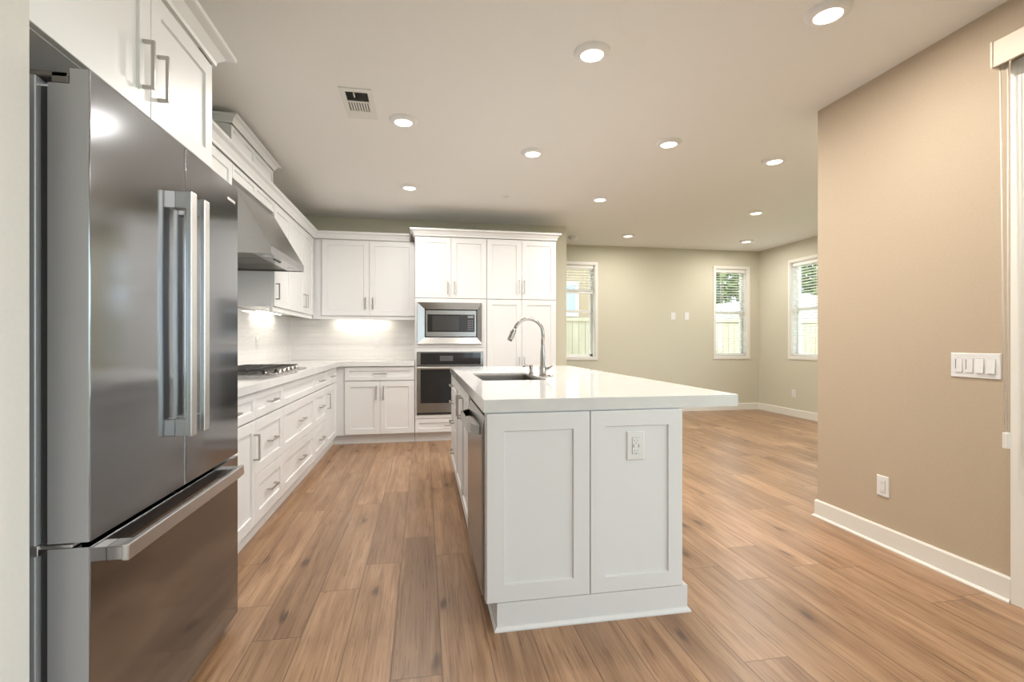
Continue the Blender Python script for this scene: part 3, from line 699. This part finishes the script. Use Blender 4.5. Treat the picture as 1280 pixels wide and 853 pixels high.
# microwave
mw = root('built_in_microwave', (.3, PL, 1.13), 'stainless built-in microwave with a wide trim kit above the wall oven', 'microwave')
P = facer('-Y', YD)
mb = MB(); u0, u1, z0, z1 = -.074, .672, 1.128, 1.612; i0, i1, j0, j1 = .012, .616, 1.205, 1.530
O = [(u0, z0), (u1, z0), (u1, z1), (u0, z1)]; I = [(i0, j0), (i1, j0), (i1, j1), (i0, j1)]
m_ = lambda a, b2, t: (a[0]+(b2[0]-a[0])*t, a[1]+(b2[1]-a[1])*t)
LR = [[mb.b.verts.new(P(*q, dd_)) for q in qs] for qs, dd_ in ((O, .001), ([m_(a, b2, .06) for a, b2 in zip(O, I)], .03), (I, .012), (I, -.06))]
for a, b2 in zip(LR, LR[1:]):
    for k in range(4): mb.b.faces.new((a[k], a[(k+1) % 4], b2[(k+1) % 4], b2[k]))
mb.build('trim_frame', STEEL, mw)
mb = MB(); pbox(mb, P, i0+.001, i1-.001, j0+.001, j1-.001, -.06, -.045); mb.build('gap', DARKGAP, mw)  # dark backing paints the shade in the gap around the door
mb = MB(); pbox(mb, P, i0+.010, i1-.010, j0+.010, j1-.010, -.045, .010, .002); md = mb.build('door', STEEL, mw)
mb = MB(); pbox(mb, P, .043, .587, 1.270, 1.472, .0095, .0125, .001); wn_ = mb.build('glass', BLACKGLASS, md)
WIN = mat('mesh_window', (.045, .045, .047), .15); CTL = mat('control_black', (.022, .022, .024), .3); GLOW = mat('faint_print', (.25, .25, .26), .4)
mb = MB(); pbox(mb, P, .10, .41, 1.285, 1.457, .0124, .0130); mb.build('window', WIN, md)
mb = MB(); pbox(mb, P, .415, .580, 1.276, 1.466, .0124, .0130); cp = mb.build('control_panel', CTL, md)
mb = MB(); pbox(mb, P, .505, .572, 1.432, 1.458, .0129, .0134)
for r_ in range(5):
    for c_ in range(3): pbox(mb, P, .508+c_*.023, .520+c_*.023, 1.395-r_*.026, 1.405-r_*.026, .0129, .0134)
mb.build('key_pad', GLOW, cp)
# oven
og = root('wall_oven', (.3, PL, .31), 'stainless built-in single wall oven with black glass door', 'oven')
mb = MB(); pbox(mb, P, -.077, .688, .316, 1.040, -.10, 0); mb.build('oven_body', DARKGAP, og)
mb = MB(); pbox(mb, P, -.076, .687, .884, 1.039, 0, .020, .002); cpn = mb.build('control_panel', STEEL, og)
mb = MB(); pbox(mb, P, -.035, .655, .893, 1.030, .0195, .0225, .001); mb.build('glass', BLACKGLASS, cpn)
mb = MB(); pbox(mb, P, .185, .335, .935, .995, .0224, .0229); mb.build('display', mat('oven_display', (.09, .095, .10), .2), cpn)
mb = MB(); pbox(mb, P, -.076, .687, .345, .878, 0, .024, .002); od = mb.build('door', STEEL, og)
mb = MB(); pbox(mb, P, -.035, .646, .452, .838, .0235, .0262, .001); mb.build('glass', BLACKGLASS, od)
mb = MB(); pbox(mb, P, -.075, .686, .849, .869, .050, .068, .006)
for u in (-.055, .666): pbox(mb, P, u-.014, u+.014, .851, .867, .024, .052)
mb.build('handle', HANDLE, od)
mb = MB(); pbox(mb, P, -.074, .685, .317, .340, 0, .004); mb.build('vent_gap_shade', DARKGAP, og)  # dark strip paints the shade of the vent gap
# pantry
pn = root('pantry_cabinet', (1.15, 5.95, 0), 'tall white four-door pantry cabinet right of the built-in ovens', 'cabinet', 'tall white cabinets')
MB().box(TXM+e, TX1-e, PL+.0005, YB-.002, .105, TZ).build('cabinet_box', CAB, pn)
MB().box(TXM+e, TX1-e, 5.742, YB-.002, 0, .105).build('toe_kick', CAB, pn)
xm = (TXM+TX1)/2
for u0, u1, h in ((TXM+.004, xm, xm-.03), (xm, TX1, xm+.03)):
    d = shaker('-Y', PL, u0, u1, 1.660, TZ-.006, .062, 'door', pn); pull('-Y', YD, h, 1.81, True, d, .15)
    d = shaker('-Y', PL, u0, u1, .112, 1.656, .062, 'door', pn); pull('-Y', YD, h, .90, True, d, .15)
crown([(TX0, YB-.002), (TX0, YD), (TX1, YD), (TX1, YB-.002)], TZ+.001, 2.455, .055, 'white crown moulding on top of the tall oven and pantry cabinets')

# ------------------------------------------------------------------ refrigerator
rf = root('refrigerator', (-1.15, 1.73, 0), 'large stainless french-door refrigerator with bottom freezer drawer at the left', 'refrigerator')
y0, y1, xf = 1.275, 2.185, -.757
mb = MB(); mb.box(XL+.03, -.862, y0-.004, y1-.002, .03, 1.768, .002); mb.build('case', CASE, rf)
mb = MB(); mb.box(-.861, -.842, y0+.012, y1-.012, .05, 1.75); mb.build('gasket', DARKGAP, rf)
MB().box(-1.4, -.86, y0+.02, y1-.02, 0.0, .03).build('base_grille', DARKGAP, rf)
ym = 1.73
def fdoor(a, c, z0, z1, notch):
    mb = MB()
    if notch:
        prof = [(-.841, z0), (xf, z0), (xf, z1), (-.797, z1), (-.797, z1-.036), (-.841, z1-.036)]
    else: prof = [(-.841, z0), (xf, z0), (xf, z1), (-.841, z1)]
    mb.prism(prof, 'Y', a, c)
    ed = [e_ for e_ in mb.b.edges if abs(e_.verts[0].co.x-xf) < 1e-5 and abs(e_.verts[1].co.x-xf) < 1e-5 and abs(e_.verts[0].co.y-e_.verts[1].co.y) < 1e-5]
    bmesh.ops.bevel(mb.b, geom=ed, offset=.004, segments=3, affect='EDGES', profile=.5)
    for f in mb.b.faces: f.normal_update()
    for f in mb.b.faces: f.material_index = 1 if abs(f.normal.y) > .9 else 0
    return mb
dl = fdoor(y0, ym-.0025, .702, 1.790, True).build('door', (FRIDGE, CASE), rf)
drt = fdoor(ym+.0025, y1, .702, 1.790, True).build('door', (FRIDGE, CASE), rf)
dz = fdoor(y0, y1, .045, .690, False).build('freezer_drawer', (FRIDGE, CASE), rf)
def flat_handle(parent, a, c, z0, z1, vert=True):
    xo = -.709; mb = MB()
    if vert:
        mb.box(xo-.016, xo, a, c, z0, z1, .003, 2)
        for q0, q1 in ((z0+.001, z0+.055), (z1-.055, z1-.001)): mb.box(xf-.001, xo-.010, a+.003, c-.003, q0, q1, .002)
    else:
        mb.box(xo-.016, xo, a, c, z0, z1, .003, 2)
        for q0, q1 in ((a+.001, a+.055), (c-.055, c-.001)): mb.box(xf-.001, xo-.010, q0, q1, z0+.003, z1-.003, .002)
    mb.build('handle', HANDLE, parent)
flat_handle(dl, 1.664, 1.702, .868, 1.632); flat_handle(drt, 1.757, 1.795, .868, 1.632)
flat_handle(dz, 1.335, 2.115, .628, .668, False)
for y in (y0+.004, y1-.05):
    mb = MB(); mb.box(-.93, -.80, y, y+.046, 1.769, 1.783, .003); mb.box(-.838, -.802, y, y+.046, 1.755, 1.783, .003); mb.build('hinge', GREYPAN, rf)
mb = MB(); mb.box(-.862, -.79, y0-.003, y0+.03, .692, .700, .001); mb.box(-.868, -.855, y0-.008, y0+.03, .678, .702, .001); mb.build('hinge', HANDLE, rf)
MB().box(xf-.0005, xf+.0015, 2.075, 2.150, 1.722, 1.733, .0005).build('badge', HANDLE, drt)

# ------------------------------------------------------------------ valance and cord of the sliding door blind
vl = root('blind_valance', (2.5, .1, 2.37), 'beige vertical blind valance above the glass door at the right edge', 'blind')
mb = MB(); mb.box(2.470, 2.482, -2.9, 1.728, 2.372, 2.482, .001); mb.box(2.482, XW-.017, -2.9, 1.728, 2.474, 2.482); BEIGE = mat('valance_vinyl', (.66, .57, .45), .5); mb.build('valance', BEIGE, vl)
mb = MB(); mb.prism([(2.466, 2.378), (2.470, 2.370), (2.54, 2.370), (2.558, 2.378), (2.558, 2.484), (2.466, 2.484)], 'Y', 1.728, 1.736); mb.build('end_cap', BEIGE, vl)
MB().box(2.492, 2.522, -2.9, 1.70, 2.420, 2.455).build('track', CASE, vl)
cd = MB(); cd.tube([(2.500, 1.722, 2.42), (2.503, 1.706, .76)], .0028, 8); cd.tube([(2.512, 1.70, 2.42), (2.508, 1.698, .76)], .0028, 8); cd.build('cord', CORD, vl)
MB().box(2.495, 2.517, 1.690, 1.712, .695, .765, .003).build('cord_tensioner', TRIM, vl)

# ------------------------------------------------------------------ under-cabinet lights
def strip(x0, x1, y0_, y1_, z, label, wts):
    r = root('under_cabinet_light', ((x0+x1)/2, (y0_+y1_)/2, z), label, 'light', 'under-cabinet light bars')
    MB().box(x0, x1, y0_, y1_, z-.010, z).build('housing', PLASTIC, r)
    MB().box(x0+.004, x1-.004, y0_+.004, y1_-.004, z-.014, z-.010).build('lens', STRIP, r)
    l = bpy.data.lights.new('strip_lamp', 'AREA'); l.shape = 'RECTANGLE'; l.size = x1-x0; l.size_y = y1_-y0_; l.energy = wts; l.color = (1, .90, .76)
    o = bpy.data.objects.new('strip_lamp', l); COL.objects.link(o); o.parent = r; o.location = (0, 0, -.016)
strip(-1.53, -1.49, 4.85, 5.55, 1.4585, 'glowing light bar under the wall cabinet right of the hood', 1.0)
strip(-1.06, -.42, 6.13, 6.17, 1.4585, 'glowing light bar under the back wall cabinet above the corner counter', 1.0)

# ------------------------------------------------------------------ recessed ceiling lamps
LP = [(1.845, 1.954, 'round recessed ceiling lamp at the top right of the photo, nearest the tan wall'),
      (.875, 2.448, 'round recessed ceiling lamp above the near end of the island'),
      (-.137, 3.435, 'round recessed ceiling lamp next to the air vent'),
      (.868, 3.83, 'round recessed ceiling lamp over the middle of the island near the sink'),
      (1.853, 3.456, 'round recessed ceiling lamp above the island overhang, second from the tan wall in its row'),
      (2.909, 3.632, 'round recessed ceiling lamp closest to the end of the tan wall'),
      (-.136, 4.90, 'round recessed ceiling lamp in front of the oven cabinet'),
      (1.856, 4.944, 'round recessed ceiling lamp in front of the pantry corner'),
      (3.867, 5.135, 'round recessed ceiling lamp in the middle of the far room, on its right'),
      (2.899, 6.59, 'small looking recessed ceiling lamp near the far wall, left of the corner'),
      (4.833, 6.636, 'recessed ceiling lamp in the far room corner between two windows'),
      (1.85, .1, 'recessed ceiling lamp added out of view by the glass door'),  # this and the following lamps are unseen, added for more light
      (.87, -1.0, 'recessed ceiling lamp added out of view behind the camera'), (1.3, -2.6, 'recessed ceiling lamp added out of view by the rear window')]
def lamp0():
    x, y, lb = LP[0]
    r = root('recessed_lamp', (x, y, CH), lb, 'ceiling lamp', 'recessed ceiling lamps')
    MB().lathe((x, y, CH-.014), [(.058, -.001), (.062, -.008), (.070, -.008), (.086, -.001), (.095, .008), (.097, .014)], 48).build('trim_ring', PLASTIC, r)
    MB().lathe((x, y, CH-.019), [(0, .0), (.059, .0), (.059, .008), (0, .008)], 48).build('lamp_lens', LENS, r)
    l = bpy.data.lights.new('downlight', 'AREA'); l.shape = 'DISK'; l.size = .12; l.energy = LAMP_W; l.color = (1, .94, .87)
    o = bpy.data.objects.new('downlight', l); COL.objects.link(o); o.parent = r; o.location = (0, 0, -.024)
    return r
l0 = lamp0()
for x, y, lb in LP[1:]:
    c = copy_tree(l0); c.location = (x, y, CH); c['label'] = lb

# air vent
vt = root('ceiling_vent', (-.41, 3.25, CH), 'white rectangular air vent in the ceiling above the kitchen aisle', 'vent')
vx0, vx1, vy0, vy1 = -.505, -.312, 3.05, 3.45
mb = MB(); z = CH-.007
for a in ((vx0, vx1, vy0, 3.088), (vx0, vx1, 3.342, vy1), (vx0, vx0+.032, 3.088, 3.342), (vx1-.028, vx1, 3.088, 3.342), (vx0+.03, vx1-.026, 3.208, 3.222)): mb.box(*a, z, CH)
mb.build('frame', METALVENT, vt)
MB().box(vx0+.03, vx1-.026, 3.088, 3.342, CH-.0015, CH-.0003).build('duct_shade_sheet', DARKGAP, vt)  # dark sheet under the ceiling paints the shade inside the duct
mb = MB()
for k in range(8): x = vx0+.040+k*.0165; mb.prism([(x, CH-.0065), (x+.004, CH-.0065), (x+.010, CH-.0016), (x+.006, CH-.0016)], 'Y', 3.222, 3.342)
mb.build('louvers', METALVENT, vt)
mb = MB()
for k in range(11): y = 3.092+k*.0105; mb.prism([(y, CH-.0065), (y+.0085, CH-.0025), (y+.0085, CH-.0015), (y+.0012, CH-.0055)], 'X', vx0+.032, vx1-.028)
mb.build('cross_louvers', METALVENT, vt)
MB().box(-.425, -.417, 3.085, 3.14, CH-.014, CH-.006).build('damper_lever', METALVENT, vt)
sm_ = root('smoke_detector', (2.148, 6.836, CH), 'round white smoke detector on the ceiling by the narrow window', 'smoke detector')
MB().lathe((2.148, 6.836, CH-.045), [(0, 0), (.045, 0), (.055, .010), (.066, .022), (.07, .030), (.07, .045)], 36).build('housing', PLASTIC, sm_)
MB().lathe((2.148, 6.836, CH-.048), [(0, 0), (.018, 0), (.018, .003), (0, .003)], 24).build('test_button', METALVENT, sm_)
tag(MB().lathe((.845, 5.07, CH-.006), [(0, 0), (.036, 0), (.042, .004), (.042, .006)], 32).build('sprinkler_cover', METALVENT), 'small round flat sprinkler cover plate on the ceiling before the pantry', 'sprinkler')

# ------------------------------------------------------------------ outdoors
GRASS = add_noise(mat('garden_ground', (.30, .33, .16), .9), ns=3, col=((.33, .28, .2), (.25, .33, .13)))
st('ground_outside', MB().box(-12, 30, -14, 30, -.30, -.125), GRASS)
FEN = add_noise(mat('pale_fence', (.74, .66, .50), .7), scale=(1, 1, .2), ns=6, col=((.55, .47, .35), (.62, .54, .41)))
def fence(axis, p, a, c, label):
    r = root('garden_fence', ((a+c)/2, p, -.125) if axis == 'X' else (p, (a+c)/2, -.125), label, 'fence')
    mb = MB(); u = a; w_ = .145
    while u < c:
        if axis == 'X': mb.box(u, u+w_-.012, p, p+.022, -.1, 1.58)
        else: mb.box(p, p+.022, u, u+w_-.012, -.1, 1.58)
        u += w_
    mb.build('boards', FEN, r)
    mb = MB()
    for z0, z1 in ((1.60, 1.68), (.2, .29)):
        if axis == 'X': mb.box(a, c, p-.03, p+.045, z0, z1)
        else: mb.box(p-.03, p+.045, a, c, z0, z1)
    mb.build('rails', FEN, r)
    k = a
    while k <= c:
        mb = MB()
        if axis == 'X': mb.box(k-.05, k+.05, p-.06, p+.04, -.125, 1.75)
        else: mb.box(p-.06, p+.04, k-.05, k+.05, -.125, 1.75)
        mb.build('post', FEN, r); k += 2.4
fence('X', 10.2, -1.0, 10.4, 'pale board fence seen through the far wall windows')
fence('Y', 10.5, 2.0, 10.1, 'pale board fence seen through the side wall window')
STU = add_noise(mat('peach_stucco', (.78, .58, .40), .9), ns=60, bump=.3, dist=.004, col=((.42, .31, .20), (.45, .335, .22)))
ROOF = add_noise(mat('pale_roof_tile', (.55, .50, .45), .8), scale=(1, 8, 1), ns=3, col=((.50, .45, .40), (.62, .57, .52)))
def house(x0, x1, y0_, y1_, h, label, wins):
    r = root('neighbour_house', ((x0+x1)/2, (y0_+y1_)/2, -.125), label, 'house')
    MB().box(x0, x1, y0_, y1_, -.125, h).build('wall', STU, r)
    mb = MB(); mb.prism([(x0-.5, h), (x1+.5, h), (x1+.5, h+.15), ((x0+x1)/2, h+(x1-x0)*.17), (x0-.5, h+.15)], 'Y', y0_-.5, y1_+.5); mb.build('roof', ROOF, r)
    for (a, c, z0, z1) in wins:
        mb = MB()
        for q in ((a-.08, a, z0-.08, z1+.08), (c, c+.08, z0-.08, z1+.08), (a, c, z1, z1+.08), (a, c, z0-.08, z0)): mb.box(q[0], q[1], y0_-.05, y0_+.0, q[2], q[3])
        f = mb.build('window', VINYL, r)
        MB().box(a, c, y0_-.02, y0_-.002, z0, z1).build('pane', mat('house_glass', (.45, .62, .75), .05), f)
house(-2.5, 4.75, 11.6, 17, 4.9, 'peach stucco neighbouring house behind the fence at the narrow window', [(2.9, 3.7, 1.85, 2.55), (.3, 1.5, 1.0, 2.4)])
house(9.3, 15.0, 14.2, 18, 1.75, 'low neighbouring house with a pale pitched roof behind the fence', [(11.0, 12.0, 1.0, 1.9)])
LEAF = add_noise(mat('tree_leaves', (.12, .25, .05), .6), ns=1.4, col=((.06, .12, .03), (.17, .22, .05)))
BARK = mat('tree_bark', (.15, .10, .07), .9)
def tree(x, y, h, r_, label, n=900):
    t = root('garden_tree', (x, y, -.125), label, 'tree', 'trees beyond the garden fence')
    MB().tube([(x, y, -.125), (x+.05, y, h*.35), (x-.03, y+.04, h*.62)], [.14, .11, .06], 10).build('trunk', BARK, t)
    mb = MB(); rnd = random.Random(int(x*31+y*17))
    lob = [(rnd.uniform(-.5, .5)*r_, rnd.uniform(-.5, .5)*r_, h*.62+rnd.uniform(-.4, .45)*r_*1.3, rnd.uniform(.45, .75)*r_) for _ in range(9)]
    for i in range(n):
        lx, ly, lz, lr = rnd.choice(lob); d = Vector((rnd.gauss(0, 1), rnd.gauss(0, 1), rnd.gauss(0, 1))).normalized()*lr*rnd.uniform(.6, 1.05)
        c = Vector((x+lx, y+ly, lz))+d; s_ = rnd.uniform(.10, .2)
        u = Vector((rnd.gauss(0, 1), rnd.gauss(0, 1), rnd.gauss(0, 1))).normalized(); v = u.orthogonal().normalized()
        mb.poly([c+u*s_, c+v*s_*.5, c-u*s_, c-v*s_*.5])
    mb.build('foliage', LEAF, t)
tree(13.9, 21.5, 6.0, 1.9, 'bright green leafy tree behind the fence, seen in the window near the corner', 3200)
tree(18.0, 20.0, 6.0, 1.9, 'green tree beyond the side fence, seen in the side wall window', 3200)
tree(22.5, 19.2, 6.6, 2.1, 'taller green tree further back beyond the corner of the fence', 1500)
